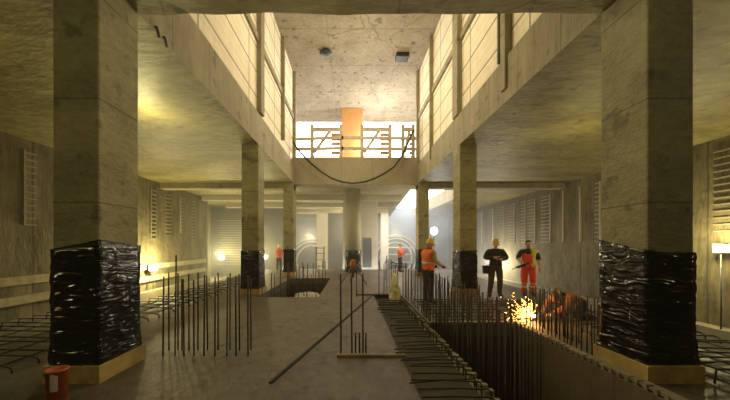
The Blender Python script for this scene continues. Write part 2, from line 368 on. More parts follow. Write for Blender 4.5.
# lining posts: upright strips on the two lining walls
for s, ys in ((-1, ((9.4, 'long post in the middle of the left lining wall'), (12.65, 'short post towards the far end of the left lining wall'), (15.2, 'post at the far end of the left lining wall'))),
              (1, ((6.45, 'nearest post on the right lining wall, running down over the beam'), (9.35, 'long post above the second right column'), (12.6, 'thin post beyond the long one on the right lining wall'), (15.15, 'post at the far end of the right lining wall')))):
    for j, (y0, l_) in enumerate(ys):
        b_ = B(); w = (.34, .12, .2)[j] if s < 0 else (.2, .45, .1, .2)[j]
        xa = XL if s < 0 else XR; a, c = sorted((xa - s * .06, xa + s * .12))
        zb = (5.9, 6.2, 5.3)[j] if s < 0 else (5.1, TOP, 5.35, 5.2)[j]
        box(b_, a, c, y0, y0 + w, zb, ROOF)
        if s > 0 and j == 0: box(b_, a, c, y0 + .3, y0 + .36, TOP, ROOF)
        tag(obj('lining_post', b_, M['beam'], bevel=.01), 'concrete ' + l_, 'post')
# two fixings on the upper ceiling
p = at(326, 52, 13.6); b_ = B()
lathe(b_, [(.05, 0), (.22, -.02), (.30, -.12), (.28, -.16), (.05, -.18)], 20); tag(obj('round_fixture', b_, M['steel'], loc=(p.x, p.y, ROOF)), 'dark round cap on the upper ceiling, left of the square one', 'ceiling fitting')
p = at(402, 57, 13.9); b_ = B(); box(b_, -.3, .3, -.25, .25, -.2, .05); tag(obj('square_fixture', b_, M['steel'], loc=(p.x, p.y, ROOF), bevel=.03), 'dark square box on the upper ceiling near the right lining', 'ceiling fitting')
for px, py, w in ((318, 150, 0), (155, 30, 1), (163, 40, 2)):
    if w:
        yy = -2.96 * F / (px - VX); z = EYE + (VY - py) * yy / F
        b_ = B(); tube(b_, [(-.03, 0, .05), (.03, 0, .04), (.04, .01, -.02), (.03, .05, -.08)], .018, 6)
        tag(obj('steel_hook', b_, M['steel'], loc=(XL, yy, z)), 'dark bent hook on the lower edge of the left beam, ' + ('nearer' if w == 1 else 'farther') + ' of the two', 'hook')
b_ = B(); prev = None
for k in range(9):
    z = 5.02 + k * .035; a = .05 + .03 * math.sin(k * 2.1); c = .04 * math.sin(k * 1.3)
    box(b_, XR - .006, XR + .001, 8.25 + c - a, 8.25 + c + a, z, z + .036)
tag(obj('paint_mark', b_, M['orange_plastic']), 'orange spray mark on the right beam above the second column', 'mark')

# ------------------------------------------------------------------ bridge railing, ply box, cable
def rail_frame(px0, px1, label, half=False):
    x0, x1 = (px0 - VX) * 15.2 / F, (px1 - VX) * 15.2 / F; w = x1 - x0
    t = thing('railing_panel', label, 'railing', (x0, 15.25, 6.15), 0, 'timber guard frames on the bridge')
    for x in (0, w):
        b_ = B(); box(b_, x - .085, x + .085, -.05, .07, 0, 1.78); obj('post', b_, M['rail_timber'], t)
    b_ = B(); box(b_, .06, w - .06, -.04, .05, 1.42, 1.62); obj('top_board', b_, M['rail_timber'], t)
    b_ = B(); bar(b_, (.1, .0, .3), (w * .62, .0, 1.45), .14, .05); obj('brace', b_, M['rail_timber'], t)
    b_ = B()
    box(b_, .06, w - .06, .0, .06, .1, .17); obj('bottom_board', b_, M['rail_timber'], t)
    for k in range(5):
        b_ = B(); box(b_, w * .66, w - .04, .09, .13, .25 + k * .24, .40 + k * .24); obj('slat', b_, M['ply_box'], t)
rail_frame(312, 341, 'timber guard frame on the bridge, left of the orange plywood box')
rail_frame(362, 390, 'timber guard frame on the bridge, right of the orange plywood box')
rail_frame(403, 413.5, 'narrow timber guard frame at the right end of the bridge')
for z, l_ in ((7.16, 'upper'), (6.6, 'lower')):
    b_ = B(); bar(b_, (XL, 15.15, z - (.04 if z > 7 else 0)), (-.4, 15.15, z + .06), .16, .035); bar(b_, (-.5, 15.15, z + .05), (XR, 15.15, z), .16, .035)
    tag(obj('guard_rail', b_, M['rail_timber']), l_ + ' timber rail running the whole width of the bridge', 'rail')
b_ = B(); box(b_, -.62, .78, 19.2, 20.1, 5.9, ROOF - .02); tag(obj('plywood_box', b_, M['ply_box'], bevel=.02), 'tall orange plywood clad box rising to the ceiling behind the bridge railing', 'box')
b_ = B(); pts = [at(*q) for q in ((293, 142, 14.8), (300, 152, 14.75), (309.5, 162, 14.75), (320, 171, 14.75), (332, 178.6, 14.75), (342, 182, 14.75), (352, 183.5, 14.75), (364, 182, 14.75), (374.5, 178.6, 14.75), (385, 173, 14.75), (394, 167, 14.75), (402, 156, 14.75), (408, 143, 14.8), (413.5, 130, 15.0))]
tube(b_, pts, .042, 8); tag(obj('power_cable', b_, M['cable']), 'thick dark cable sagging in front of the bridge beam', 'cable')

# ------------------------------------------------------------------ slurry wall strips and walers
def strip(side, y, z0, z1, w, label, mat='rebar_light', rail=True):
    x = WL if side < 0 else WR; b_ = B(); n = -side
    if rail: a, c = sorted((x - n * .06, x + n * .07)); box(b_, a, c, y - .03, y + .03, z0, z1)
    k = z0
    while k < z1:
        a, c = sorted((x - n * .06, x + n * .05)); box(b_, a, c, y, y + w, k, k + .035); k += .2
    return tag(obj('rebar_strip', b_, M[mat]), label, 'wall strip', 'ladder-like strips on the walls')
for j, (px, w) in enumerate(((601, .3), (581, .1), (564, .1), (551, .8), (535.6, .8), (526, .5), (515, .8), (504, .6), (493, .7), (482, .7))):
    strip(1, WR * F / (px - VX), 1.75, 4.45, w, 'ladder-like steel strip on the right wall, %s from the near end' % ORD[j])
strip(1, 8.15, 2.0, 4.6, .7, 'ladder-like strip on the right wall beside the near column', 'rebar_wall', False)
strip(-1, 8.75, 2.2, 4.5, .35, 'faint ladder-like strip on the left wall beside the near column', 'rebar_wall', True)
for j, px in enumerate((150, 166, 180, 191, 199)):
    strip(-1, WL * F / (px - VX), 1.9 + .2 * (j % 3), 4.4, .4, 'ladder-like steel strip on the left wall, %s from the near end' % ORD[j], 'rebar_wall', j % 2 == 0)
for z, l_ in ((.42, 'upper'), (-.16, 'lower')):
    b_ = B(); box(b_, WL, WL + .12, -3.9, 19.6, z, z + .25); tag(obj('waler', b_, M['pale_timber']), l_ + ' long timber waler along the left wall', 'waler')  # light caught along these wall bands is painted in as pale timber
b_ = B(); box(b_, WR - .45, WR + .03, -3.9, 33, -1.75, -.85); tag(obj('wall_ledge', b_, M['kerb']), 'low concrete ledge along the foot of the right wall', 'ledge')
b_ = B(); box(b_, WL - .03, WL + .4, -3.9, 19.6, -.95, -.6); tag(obj('wall_ledge', b_, M['kerb']), 'low concrete ledge along the foot of the left wall', 'ledge')
# ribs on the lit end wall of the left bay
for k in range(19):
    b_ = B(); box(b_, -11.0 + .15 * (k % 3), -8.8 + .1 * (k % 4), 23.9, 24.02, .0 + k * .2, .035 + k * .2)
    tag(obj('end_wall_rib', b_, M['rebar_light']), 'horizontal rib on the lit end wall of the left bay', 'rib', 'ribs across the left end wall')

# ------------------------------------------------------------------ reinforcing bars
nbar = [0]
def rebar(pts, label, group=None, r=.009, mat='rebar', name='reinforcing_bar', n=6):
    b_ = B(); p0 = Vector(pts[0]); tube(b_, [Vector(p) - p0 for p in pts], r, n)
    return tag(obj(name, b_, M[mat], loc=p0), label, 'rebar', group)
def vbar(x, y, z0, z1, label, group=None, r=.009):
    dx, dy = random.uniform(-.012, .012), random.uniform(-.012, .012)
    return rebar([(x, y, z0), (x + dx, y + dy, z1)], label, group, r)
for row, (Y, pxs) in enumerate(((4.18, (163, 175, 184, 194, 204, 215, 226.8, 236, 248)), (4.42, (169, 178, 182, 189, 198, 207.6, 218, 230, 239.6, 251)))):
    for j, px in enumerate(pxs):
        z1 = 1.12 + random.uniform(-.05, .06) + (.28 if (row, j) == (0, 1) else 0)
        vbar((px - VX) * Y / F, Y, -.01, z1, 'vertical rusty bar in the %s row before the second left column, %s from the left' % (('front', 'back')[row], ORD[j]), 'bars standing left of the walkway', .010)
for j, (px, Y, z1) in enumerate(((341, 4.2, 1.18), (352, 4.25, 1.14), (363, 4.2, 1.18))):
    vbar((px - VX) * Y / F, Y, -.01, z1, 'tall rusty bar standing on the walkway plank, %s' % ('left one of three', 'middle one of three', 'right one of three')[j], 'tall bars on the walkway', .013)
for j, px in enumerate((355.5, 359.7, 366)):
    vbar((px - VX) * 4.25 / F, 4.3, -.01, .30, 'short rusty bar at the walkway plank, %s from the left' % ORD[j], 'short bars on the walkway', .013)
for j, (px, Y, z1) in enumerate(((379, 9.1, 1.1), (384, 9.2, 1.0), (387, 9.1, 1.25), (391.5, 9.2, 1.1), (356.5, 9.0, 1.0))):
    vbar((px - VX) * Y / F, Y, -.01, z1, ('rusty bar at the far end of the comb of bars, %s from the left' % ORD[j]) if j < 4 else 'lone bar standing beside the orange tripod', 'bars at the far end of the walkway', .014)
b_ = B(); box(b_, -.2, .78, 4.12, 4.2, 0, .035); tag(obj('timber_plank', b_, M['timber']), 'narrow timber plank lying across the walkway under the tall bars', 'plank')
b_ = B(); box(b_, .16, 1.3, 9.2, 9.3, 0, .05); tag(obj('timber_plank', b_, M['timber']), 'timber plank across the far end of the comb of bars', 'plank')
# flat dark strip running diagonally over the floor
b_ = B(); a, c = Vector((-.93, 3.35, 0)), Vector((.80, 9.6, 0)); d = (c - a).normalized(); s_ = Vector((-d.y, d.x, 0)) * .022
vs = [b_.verts.new(q + Vector((0, 0, z))) for z in (0.0, .018) for q in (a - s_, a + s_, c + s_, c - s_)]
for q in ((3, 2, 1, 0), (4, 5, 6, 7), (0, 1, 5, 4), (1, 2, 6, 5), (2, 3, 7, 6), (3, 0, 4, 7)): b_.faces.new([vs[i] for i in q])
tag(obj('floor_hose', b_, M['cable']), 'flat dark hose lying diagonally across the walkway floor', 'hose')
# comb of horizontal bars over the recess
y = 2.55; j = 0
while y < 9.1:
    x0 = .70 + random.uniform(-.06, .10) + (.12 if 5 < y < 6.5 else 0); x1 = 1.44 + random.uniform(-.04, .03)
    sk = random.uniform(-.12, .06); z = .035 + random.uniform(0, .03)
    rebar([(x0, y + sk, z), ((x0 + x1) / 2, y + sk / 2, z + .01), (x1, y, z), (x1 + .03, y, z - .03), (x1 + .03, y, -.1)],
          'horizontal bar in the comb beside the walkway, lying across the recess', 'comb of horizontal bars', .0095)
    y += .105 + random.uniform(0, .07); j += 1
# rows of starter bars round the deep pit
y = 2.9
while y < 9.3:
    for x, ph in ((1.64, 0), (1.74, .08)):
        if ph and y > 5.8: continue
        vbar(x + random.uniform(-.01, .01), y + ph + random.uniform(-.02, .02), -.6, .90 + random.uniform(-.12, .10) + (.1 if y > 5 else 0), 'vertical starter bar in the row along the left edge of the deep pit', 'starter bars left of the deep pit', .0105)
    y += .17
for k in range(12):
    x = 1.8 + k * .13
    vbar(x, 5.84, -1.4, .12 + random.uniform(0, .5), 'vertical bar at the far end of the deep pit', 'bars at the far end of the deep pit')
for k in range(9):
    vbar(3.2 + random.uniform(-.02, .02), 4.9 + k * .11, -1.6, .08 + random.uniform(0, .1), 'bar hugging the right formwork of the deep pit near its far corner', 'bars at the pit corner', .010)
y = 4.1; k = 0
while y < 5.85:
    vbar(3.5 + random.uniform(-.02, .02), y, -.02, .80 + random.uniform(-.08, .06), 'upright bar in the row before the crouching worker', 'upright bars before the crouching worker', .009)
    vbar(3.72 + random.uniform(-.04, .04), y + .05, -.02, .76 + random.uniform(-.1, .08), 'upright bar in the second row before the crouching worker', 'second row before the crouching worker', .009)
    y += .098; k += 1
for k in range(24):
    x, y = 1.72 + (k % 8) * .2 + random.uniform(-.05, .05), 6.35 + (k // 8) * .75 + random.uniform(-.1, .1)
    if abs(x - 2.2) < .25 and y > 7.4: y += .8
    vbar(x, y, -.02, .5 + random.uniform(-.1, .35), 'upright bar on the slab between the deep pit and the second right column', 'upright bars beyond the deep pit', .012)
for k in range(9):
    y = 9.6 + k * .5; h = .80 + random.uniform(-.1, .1)
    rebar([(1.55, y, 0), (1.55, y, h), (1.60, y, h + .07), (1.78, y, h + .08), (1.83, y, h + .03)], 'hooked bar in the row behind the worker in orange vest', 'hooked bars beyond the pale sack', .014)
for k in range(28):
    x = -2.8 + (k % 7) * .28 + random.uniform(-.04, .04); y = 9.2 + (k // 7) * 1.2 + random.uniform(-.1, .1)
    vbar(x, y, -.9, .45 + random.uniform(-.2, .35) + .1 * (k // 7), 'upright bar standing in the rebar pit by the left columns', 'bars in the left rebar pit', .015)
b_ = B()
for k in range(9):
    c = Vector((-1.5 + random.uniform(-.35, .35), 10.1 + random.uniform(-.3, .5), -.35 + random.uniform(-.1, .1)))
    for v in ell(b_, c, (.3, .3, .2), u=10, v=7): v.co += noise.noise_vector(v.co * 4) * .09
tag(obj('rubble', b_, M['pier']), 'pale heap of rubble and sacking in the left rebar pit', 'rubble', kind='stuff')
# mats
def mat_(name, label, x0, x1, y0, y1, z, nx, ny, hooks=0, h=.12):
    t = thing(name, label, 'rebar mat', (x0, y0, z))
    for k in range(ny):
        y = (y1 - y0) * k / max(1, ny - 1) + random.uniform(-.03, .03); a = random.uniform(-.05, .05)
        b_ = B(); pts = [(0, y, 0), ((x1 - x0) * .5, y + a / 2, .012), (x1 - x0, y + a, 0)]
        if hooks: pts = [(0.0, y, 0)] + [(.02, y, h), (.35, y + a, h + .01), (x1 - x0 - .1, y + a, h * .8), (x1 - x0, y + a, h * .5), (x1 - x0 + .02, y + a, 0)]
        tube(b_, pts, .012, 6); obj('bar', b_, M['rebar'], t)
    for k in range(nx):
        x = (x1 - x0) * (k + .3) / nx; b_ = B(); tube(b_, [(x, -.05, .02), (x + random.uniform(-.04, .04), y1 - y0 + .05, .02)], .012, 6); obj('tie_bar', b_, M['rebar'], t)
mat_('rebar_mat', 'mat of hooked rusty bars on the floor left of the near left column', -6.6, -4.2, 3.6, 6.3, .015, 5, 11, 1)
mat_('rebar_mat', 'mat of rusty bars behind the near left column along the floor edge', -5.5, -4.2, 6.8, 13.8, .015, 3, 20, 1)
mat_('rebar_mat', 'mat of curved rusty bars right of the near right column', 4.15, 5.9, 2.9, 5.4, .02, 5, 14, 1, .16)
mat_('rebar_mat', 'mat of bars on the slab around the crouching worker', 3.9, 6.0, 6.75, 8.3, .015, 4, 8)
mat_('rebar_mat', 'mat of bars in front of the second right column', 1.8, 3.9, 6.1, 8.4, .015, 4, 8)

# ------------------------------------------------------------------ people
def nearest(p, segs):
    best, bl = 9, None
    for l_, a, c, r in segs:
        ab = c - a; t = max(0, min(1, (p - a).dot(ab) / ab.length_squared)); d = (p - (a + ab * t)).length - r
        if d < best: best, bl = d, l_
    return bl
BASE = dict(pel=(0, 0, .96), wst=(0, 0, 1.10), cst=(0, 0, 1.30), nck=(0, 0.01, 1.47), hed=(0, -.01, 1.64),
            shr=(-.19, 0, 1.42), elr=(-.25, .02, 1.14), wrr=(-.26, -.06, .90), har=(-.26, -.09, .82),
            shl=(.19, 0, 1.42), ell=(.25, .02, 1.14), wrl=(.26, -.06, .90), hal=(.26, -.09, .82),
            hpr=(-.10, 0, .92), knr=(-.11, -.02, .50), anr=(-.12, .02, .09), ftr=(-.14, -.17, .035),
            hpl=(.10, 0, .92), knl=(.11, -.02, .50), anl=(.12, .02, .09), ftl=(.14, -.17, .035))
def person(label, loc, rz, pose, garments, helmet=None, hair=True, scale=1.0, look=0.0):
    J = {k: Vector(v) for k, v in BASE.items()}
    for k, v in pose.items(): J[k] = Vector(v)
    t = thing('person', label, 'person', loc, rz); t.scale = (scale,) * 3
    rad = dict(pel=.15, wst=.145, cst=.165, nck=.06, shr=.085, elr=.054, wrr=.036, har=.038, hpr=.105, knr=.075, anr=.052, ftr=.042)
    rr = lambda k: rad.get(k, rad.get(k[:-1] + 'r', .05))
    names = [k for k in J if k != 'hed']; names.remove('pel'); names.insert(0, 'pel')
    ed = [('pel', 'wst', 'torso'), ('wst', 'cst', 'torso'), ('cst', 'nck', 'neck')]
    for s in 'rl':
        ed += [('cst', 'sh' + s, 'torso'), ('sh' + s, 'el' + s, 'upperarm'), ('el' + s, 'wr' + s, 'forearm'), ('wr' + s, 'ha' + s, 'hand'),
               ('pel', 'hp' + s, 'pelvis'), ('hp' + s, 'kn' + s, 'thigh'), ('kn' + s, 'an' + s, 'shin'), ('an' + s, 'ft' + s, 'foot')]
    verts = [J[k] for k in names] + [J['nck'].lerp(J['hed'], .6)]; idx = {k: i for i, k in enumerate(names)}
    me = bpy.data.meshes.new('tmp'); me.from_pydata(verts, [(idx[a], idx[c]) for a, c, _ in ed] + [(idx['nck'], len(names))], [])
    tmp = bpy.data.objects.new('tmp', me); COL.objects.link(tmp)
    sk = tmp.modifiers.new('s', 'SKIN'); sk.use_smooth_shade = True; sk.branch_smoothing = .6
    for k, i in idx.items():
        r = rr(k); sv = me.skin_vertices[0].data[i]
        sv.radius = (r * (1.15 if k in ('cst', 'pel', 'wst') else 1), r * (.85 if k in ('cst', 'pel', 'wst') else 1)); sv.use_root = (k == 'pel')
    me.skin_vertices[0].data[len(names)].radius = (.05, .05)
    tmp.modifiers.new('u', 'SUBSURF').levels = 2
    dg = bpy.context.evaluated_depsgraph_get(); em = bpy.data.meshes.new_from_object(tmp.evaluated_get(dg))
    bpy.data.objects.remove(tmp)
    segs = [(l_ + ('_' + c[-1] if l_ in ('foot', 'shin', 'hand') else ''), J[a], J[c], min(rr(a), rr(c))) for a, c, l_ in ed]
    bm = B(); bm.from_mesh(em); bmesh.ops.recalc_face_normals(bm, faces=bm.faces); bm.normal_update()
    cls = [(nearest(f.calc_center_median(), segs)) for f in bm.faces]
    # garments: shells grown out of the body surface
    full = []
    for g_ in garments:
        if g_[0] in ('boot', 'glove', 'reflective_band') and 'torso' not in g_[1]: full += [(g_[0], tuple(x + '_' + s for x in g_[1]), *g_[2:]) for s in 'rl']
        else: full.append((g_[0], tuple(y for x in g_[1] for y in (x, x + '_r', x + '_l')), *g_[2:]))
    for gname, labs, off, mk, cond, *glabel in full:
        g = B(); vm = {}
        for f, c in zip(bm.faces, cls):
            cc = f.calc_center_median()
            if c in labs and (cond is None or cond(cc, c)):
                vs = []
                for v in f.verts:
                    if v.index not in vm: vm[v.index] = g.verts.new(v.co + v.normal * (off + .006 * noise.noise(v.co * 9)))
                    vs.append(vm[v.index])
                nf = g.faces.new(vs); nf.smooth = True
        if len(g.faces):
            go = obj(gname, g, M[mk], t); sd = go.modifiers.new('t', 'SOLIDIFY'); sd.thickness = .006; sd.offset = -1
            if glabel: go['label'] = glabel[0]
    # head
    H = J['hed']; d = (H - J['nck']).normalized()
    rot = Matrix.Rotation(look, 4, 'Z')
    up = d; fwd = (rot @ Vector((0, -1, 0))); fwd = (fwd - up * fwd.dot(up)).normalized(); side = up.cross(fwd) * -1
    HM = Matrix.Translation(H) @ Matrix((side, -fwd, up)).transposed().to_4x4()
    hv = ell(bm, (0, 0, 0), (.076, .096, .115), 0, 20, 14)
    for v in hv:
        if v.co.z < 0: k = 1 + v.co.z * 2.6; v.co.x *= k; v.co.y = v.co.y * (1 + v.co.z * 1.3) - (.012 if v.co.y < 0 else 0)
    extra = list(hv)
    extra += ell(bm, (0, -.100, -.018), (.013, .02, .024), 0, 8, 6)
    for s in (-1, 1):
        extra += ell(bm, (s * .077, .008, -.01), (.011, .02, .031), 0, 8, 6)
        extra += ell(bm, (s * .030, -.088, .008), (.013, .010, .007), 1, 8, 6)
    extra += ell(bm, (0, -.092, -.055), (.024, .008, .006), 2, 8, 6)
    for v in extra: v.co = HM @ v.co
    # fingers
    for s, sg in (('r', 1), ('l', -1)):
        w, h = J['wr' + s], J['ha' + s]; dd = (h - w).normalized()
        n = dd.cross(Vector((sg, .3, 0))).normalized() if abs(dd.x) < .8 else dd.cross(Vector((0, 1, 0))).normalized()
        lat = n.cross(dd).normalized()
        for k, ln in enumerate((.070, .080, .076, .060)):
            b0 = h + lat * (k - 1.5) * .020 - dd * .01; p1 = b0 + dd * (ln * .5 + .02); p2 = p1 + (dd * .8 + n * .5).normalized() * ln * .35; p3 = p2 + (dd * .5 + n * .9).normalized() * ln * .3
            tube(bm, [b0, p1, p2, p3], [.0095, .009, .008, .006], 6)
        th = h - dd * .05 - lat * .02; tube(bm, [th, th - lat * .035 + dd * .03 + n * .01, th - lat * .045 + dd * .065 + n * .02], [.012, .010, .008], 6)
    obj('body', bm, [M['skin'], M['hair'], M['lips']], t)
    if helmet:
        b_ = B(); n = 24; rings = []
        for q, (r, z) in enumerate(((1, 0), (1, .02), (.97, .06), (.82, .105), (.55, .135), (.2, .148))):
            rings.append([b_.verts.new((.098 * r * math.cos(2 * math.pi * k / n), .118 * r * math.sin(2 * math.pi * k / n), .025 + z)) for k in range(n)])
        base = [b_.verts.new(((.112) * math.cos(2 * math.pi * k / n), (.135) * math.sin(2 * math.pi * k / n) - (.045 if math.sin(2 * math.pi * k / n) < -.2 else 0), .012)) for k in range(n)]
        rings.insert(0, base)
        for a, c in zip(rings, rings[1:]):
            for k in range(n): f = b_.faces.new((a[k], a[(k + 1) % n], c[(k + 1) % n], c[k])); f.smooth = True
        b_.faces.new(rings[-1])
        box(b_, -.010, .010, -.09, .09, .165, .178)
        for v in b_.verts: v.co = HM @ v.co
        obj('helmet', b_, M[helmet], t)
    elif hair:
        b_ = B(); hv = ell(b_, (0, .012, .022), (.084, .098, .105), 0, 18, 12)
        bmesh.ops.delete(b_, geom=[v for v in b_.verts if (v.co.y < -.045 and v.co.z < .065) or v.co.z < -.045], context='VERTS')
        for v in b_.verts: v.co = HM @ v.co
        obj('hair', b_, M['hair'], t)
    return t
def held(p, name, bm, mat, label, cat):        # a held thing stays a thing of its own, placed in the person's frame
    o = obj(name, bm, mat); o.location = p.location; o.rotation_euler = p.rotation_euler; return tag(o, label, cat)
LEG = ('pelvis', 'thigh', 'shin'); ALLT = ('torso', 'pelvis', 'neck')
torso = lambda c, l_: (l_ != 'pelvis' or c.z > .86) and (l_ != 'neck' or c.z < 1.48)
above = lambda z: (lambda c, l_: c.z > z)
below = lambda z: (lambda c, l_: c.z < z)
# A: worker in orange vest beside the second right column, turned away to the right
pa = person('worker in orange vest and yellow helmet reaching a gloved hand to the right', (2.13, 8.0, 0), R(112),
    dict(elr=(-.27, -.02, 1.18), wrr=(-.22, -.30, 1.02), har=(-.21, -.38, .99), ell=(.24, -.08, 1.16), wrl=(.20, -.36, 1.00), hal=(.19, -.44, .97), hed=(0, -.06, 1.62), nck=(0, -.02, 1.46)),
    [('trousers', LEG + ('torso',), .012, 'black_cloth', below(1.02)), ('shirt', ('torso', 'neck', 'upperarm', 'forearm', 'pelvis'), .010, 'pale_timber', lambda c, l_: c.z > 1.0 and (l_ != 'neck' or c.z < 1.49), 'sand coloured sleeves'),
     ('safety_vest', ('torso', 'pelvis', 'neck'), .028, 'orange', lambda c, l_: .92 < c.z < 1.49), ('reflective_band', ('torso',), .034, 'band', lambda c, l_: 1.08 < c.z < 1.13),
     ('boot', ('foot', 'shin'), .016, 'boot', below(.2)), ('glove', ('hand',), .012, 'black_cloth', None)], 'helmet', scale=1.0)
# C: dark clothed worker facing us
pc = person('worker in dark clothes and ochre helmet standing with folded arms and a tool pouch', (4.46, 8.95, 0), R(-12),
    dict(elr=(-.31, -.02, 1.20), wrr=(-.10, -.22, 1.22), har=(-.02, -.24, 1.23), ell=(.31, -.02, 1.20), wrl=(.12, -.24, 1.17), hal=(.04, -.26, 1.18), knr=(-.13, -.02, .50), anr=(-.17, .02, .09), ftr=(-.20, -.15, .035), knl=(.12, -.03, .50), hed=(0, -.03, 1.63)),
    [('trousers', LEG + ('torso',), .014, 'brown_cloth', below(1.02)), ('jacket', ('torso', 'neck', 'upperarm', 'forearm', 'pelvis'), .022, 'black_cloth', lambda c, l_: c.z > .97 and (l_ != 'neck' or c.z < 1.48)),
     ('boot', ('foot', 'shin'), .016, 'boot', below(.2))], 'helmet_dull', scale=1.0)
b_ = B(); box(b_, -.36, -.20, -.10, .06, .72, .95); box(b_, -.37, -.19, -.11, .07, .90, .96); tube(b_, [(-.30, 0, .95), (-.16, -.12, 1.02), (.0, -.15, 1.03)], .012, 6)
held(pc, 'tool_pouch', b_, M['black_cloth'], 'black tool pouch hanging at the hip of the dark clothed worker', 'pouch')
# D: worker in red trousers and yellow vest
pd = person('worker in red bib trousers and open yellow vest holding a dark tool', (5.62, 9.2, 0), R(-14),
    dict(elr=(-.30, .02, 1.18), wrr=(-.22, -.20, 1.02), har=(-.17, -.27, .99), ell=(.31, .02, 1.16), wrl=(.30, -.10, .92), hal=(.27, -.16, .86), knr=(-.12, -.02, .50), anr=(-.13, .02, .09), knl=(.13, -.03, .50), hed=(0, -.03, 1.63)),
    [('t_shirt', ('torso', 'neck', 'upperarm'), .014, 'black_cloth', lambda c, l_: c.z > 1.0 and (l_ != 'neck' or c.z < 1.48)),
     ('bib_trousers', LEG + ('torso',), .022, 'red', lambda c, l_: c.z < 1.30 and (l_ != 'torso' or c.z < 1.05 or c.y < 0) and c.z > .10),
     ('safety_vest', ('torso', 'pelvis', 'neck'), .034, 'yellow', lambda c, l_: .90 < c.z < 1.49 and (c.x > .06 or c.y > .05)),
     ('reflective_band', ('shin',), .028, 'band', lambda c, l_: .25 < c.z < .31 or .36 < c.z < .41),
     ('boot', ('foot', 'shin'), .016, 'boot', below(.13))], None, scale=1.0)
b_ = B(); tube(b_, [(-.06, -.30, 1.05), (-.20, -.30, .98), (-.36, -.31, .92), (-.44, -.31, .90)], [.03, .045, .04, .025], 10); tube(b_, [(-.44, -.31, .90), (-.55, -.31, .84)], .012, 6); tube(b_, [(-.40, -.31, .93), (-.40, -.44, .93)], .014, 8)
held(pd, 'hand_tool', b_, M['black_cloth'], 'dark hand tool held by the worker in red trousers', 'tool')
# E: crouching worker cutting steel
pe = person('worker in rust orange jacket crouching over the steel among flying sparks', (4.72, 6.15, .02), R(-82),
    dict(pel=(0, .14, .36), wst=(0, .03, .44), cst=(0, -.13, .50), nck=(0, -.27, .52), hed=(0, -.40, .50),
         shr=(-.19, -.20, .50), elr=(-.22, -.40, .33), wrr=(-.10, -.58, .22), har=(-.05, -.65, .19),
         shl=(.19, -.20, .50), ell=(.22, -.38, .31), wrl=(.12, -.55, .18), hal=(.07, -.61, .16),
         hpr=(-.11, .12, .33), knr=(-.20, -.22, .34), anr=(-.18, .02, .09), ftr=(-.20, -.16, .035),
         hpl=(.11, .12, .33), knl=(.20, -.14, .12), anl=(.18, .26, .09), ftl=(.18, .36, .05)),
    [('trousers', LEG, .016, 'navy', None), ('jacket', ('torso', 'neck', 'upperarm', 'forearm', 'pelvis'), .024, 'rust_cloth', lambda c, l_: (l_ != 'pelvis' or c.z > .42) and (l_ != 'neck' or c.y > -.26)),
     ('boot', ('foot',), .016, 'boot', None), ('glove', ('hand',), .014, 'black_cloth', None)], 'helmet_brown', scale=1.0)
b_ = B(); tube(b_, [(.02, -.60, .20), (.0, -.70, .16), (-.02, -.80, .13)], [.03, .035, .03], 10)
lathe(b_, [(.01, .0), (.062, .0), (.062, .008), (.01, .008)], 20, (-.02, -.84, .09)); bar(b_, (.0, -.66, .18), (.0, -.66, .30), .02)
held(pe, 'angle_grinder', b_, M['steel'], 'dark angle grinder in the hands of the crouching worker', 'grinder')
# B, F: far workers
person('distant worker in orange jacket and dark trousers beyond the far hooked bars', (at(400, 0, 17.2).x, 17.2, 0), R(60),
    dict(ell=(.24, -.12, 1.20), wrl=(.15, -.30, 1.28), hal=(.12, -.36, 1.32), elr=(-.24, -.10, 1.18), wrr=(-.15, -.30, 1.15), har=(-.12, -.36, 1.15)),
    [('trousers', LEG + ('torso',), .014, 'navy', below(1.02)), ('jacket', ('torso', 'neck', 'upperarm', 'forearm', 'pelvis'), .026, 'orange', lambda c, l_: c.z > .93 and (l_ != 'neck' or c.z < 1.49)),
     ('boot', ('foot', 'shin'), .016, 'boot', below(.2))], None, hair=True, scale=.95)
person('distant worker in orange jacket and yellow helmet between the two far left columns', (at(279, 0, 18.6).x, 18.6, 0), R(30),
    dict(elr=(-.26, -.08, 1.16), wrr=(-.15, -.30, 1.12), har=(-.1, -.35, 1.12)),
    [('trousers', LEG + ('torso',), .014, 'navy', below(.95)), ('jacket', ('torso', 'neck', 'upperarm', 'forearm', 'pelvis'), .026, 'orange', lambda c, l_: c.z > .85 and (l_ != 'neck' or c.z < 1.49)),
     ('boot', ('foot', 'shin'), .016, 'boot', below(.2))], 'helmet', scale=.9)

# sparks
b_ = B(); src = Vector((3.82, 6.05, .12))
for k in range(430):
    a = random.gauss(math.pi, .55); el = random.gauss(.45, .45); L = abs(random.gauss(0, .30)) + .03
    v = Vector((math.cos(a) * math.cos(el), math.sin(a) * .6 * math.cos(el), math.sin(el)))
    p = src + v * L; p.z -= L * L * .35
    if p.z < .01: p.z = .01 + random.uniform(0, .03)
    dr = (v + Vector((0, 0, -L * .7))).normalized(); ln = random.uniform(.008, .05); w = random.uniform(.0008, .0018)
    bar(b_, p, p + dr * ln, w, w)
tag(obj('sparks', b_, M['spark']), 'shower of orange sparks flying from the cut steel', 'sparks', kind='stuff')
b_ = B(); ell(b_, src, (.045, .02, .02), u=10, v=8); tag(obj('glowing_cut', b_, M['spark_core']), 'white hot point of the cut under the sparks', 'glow')

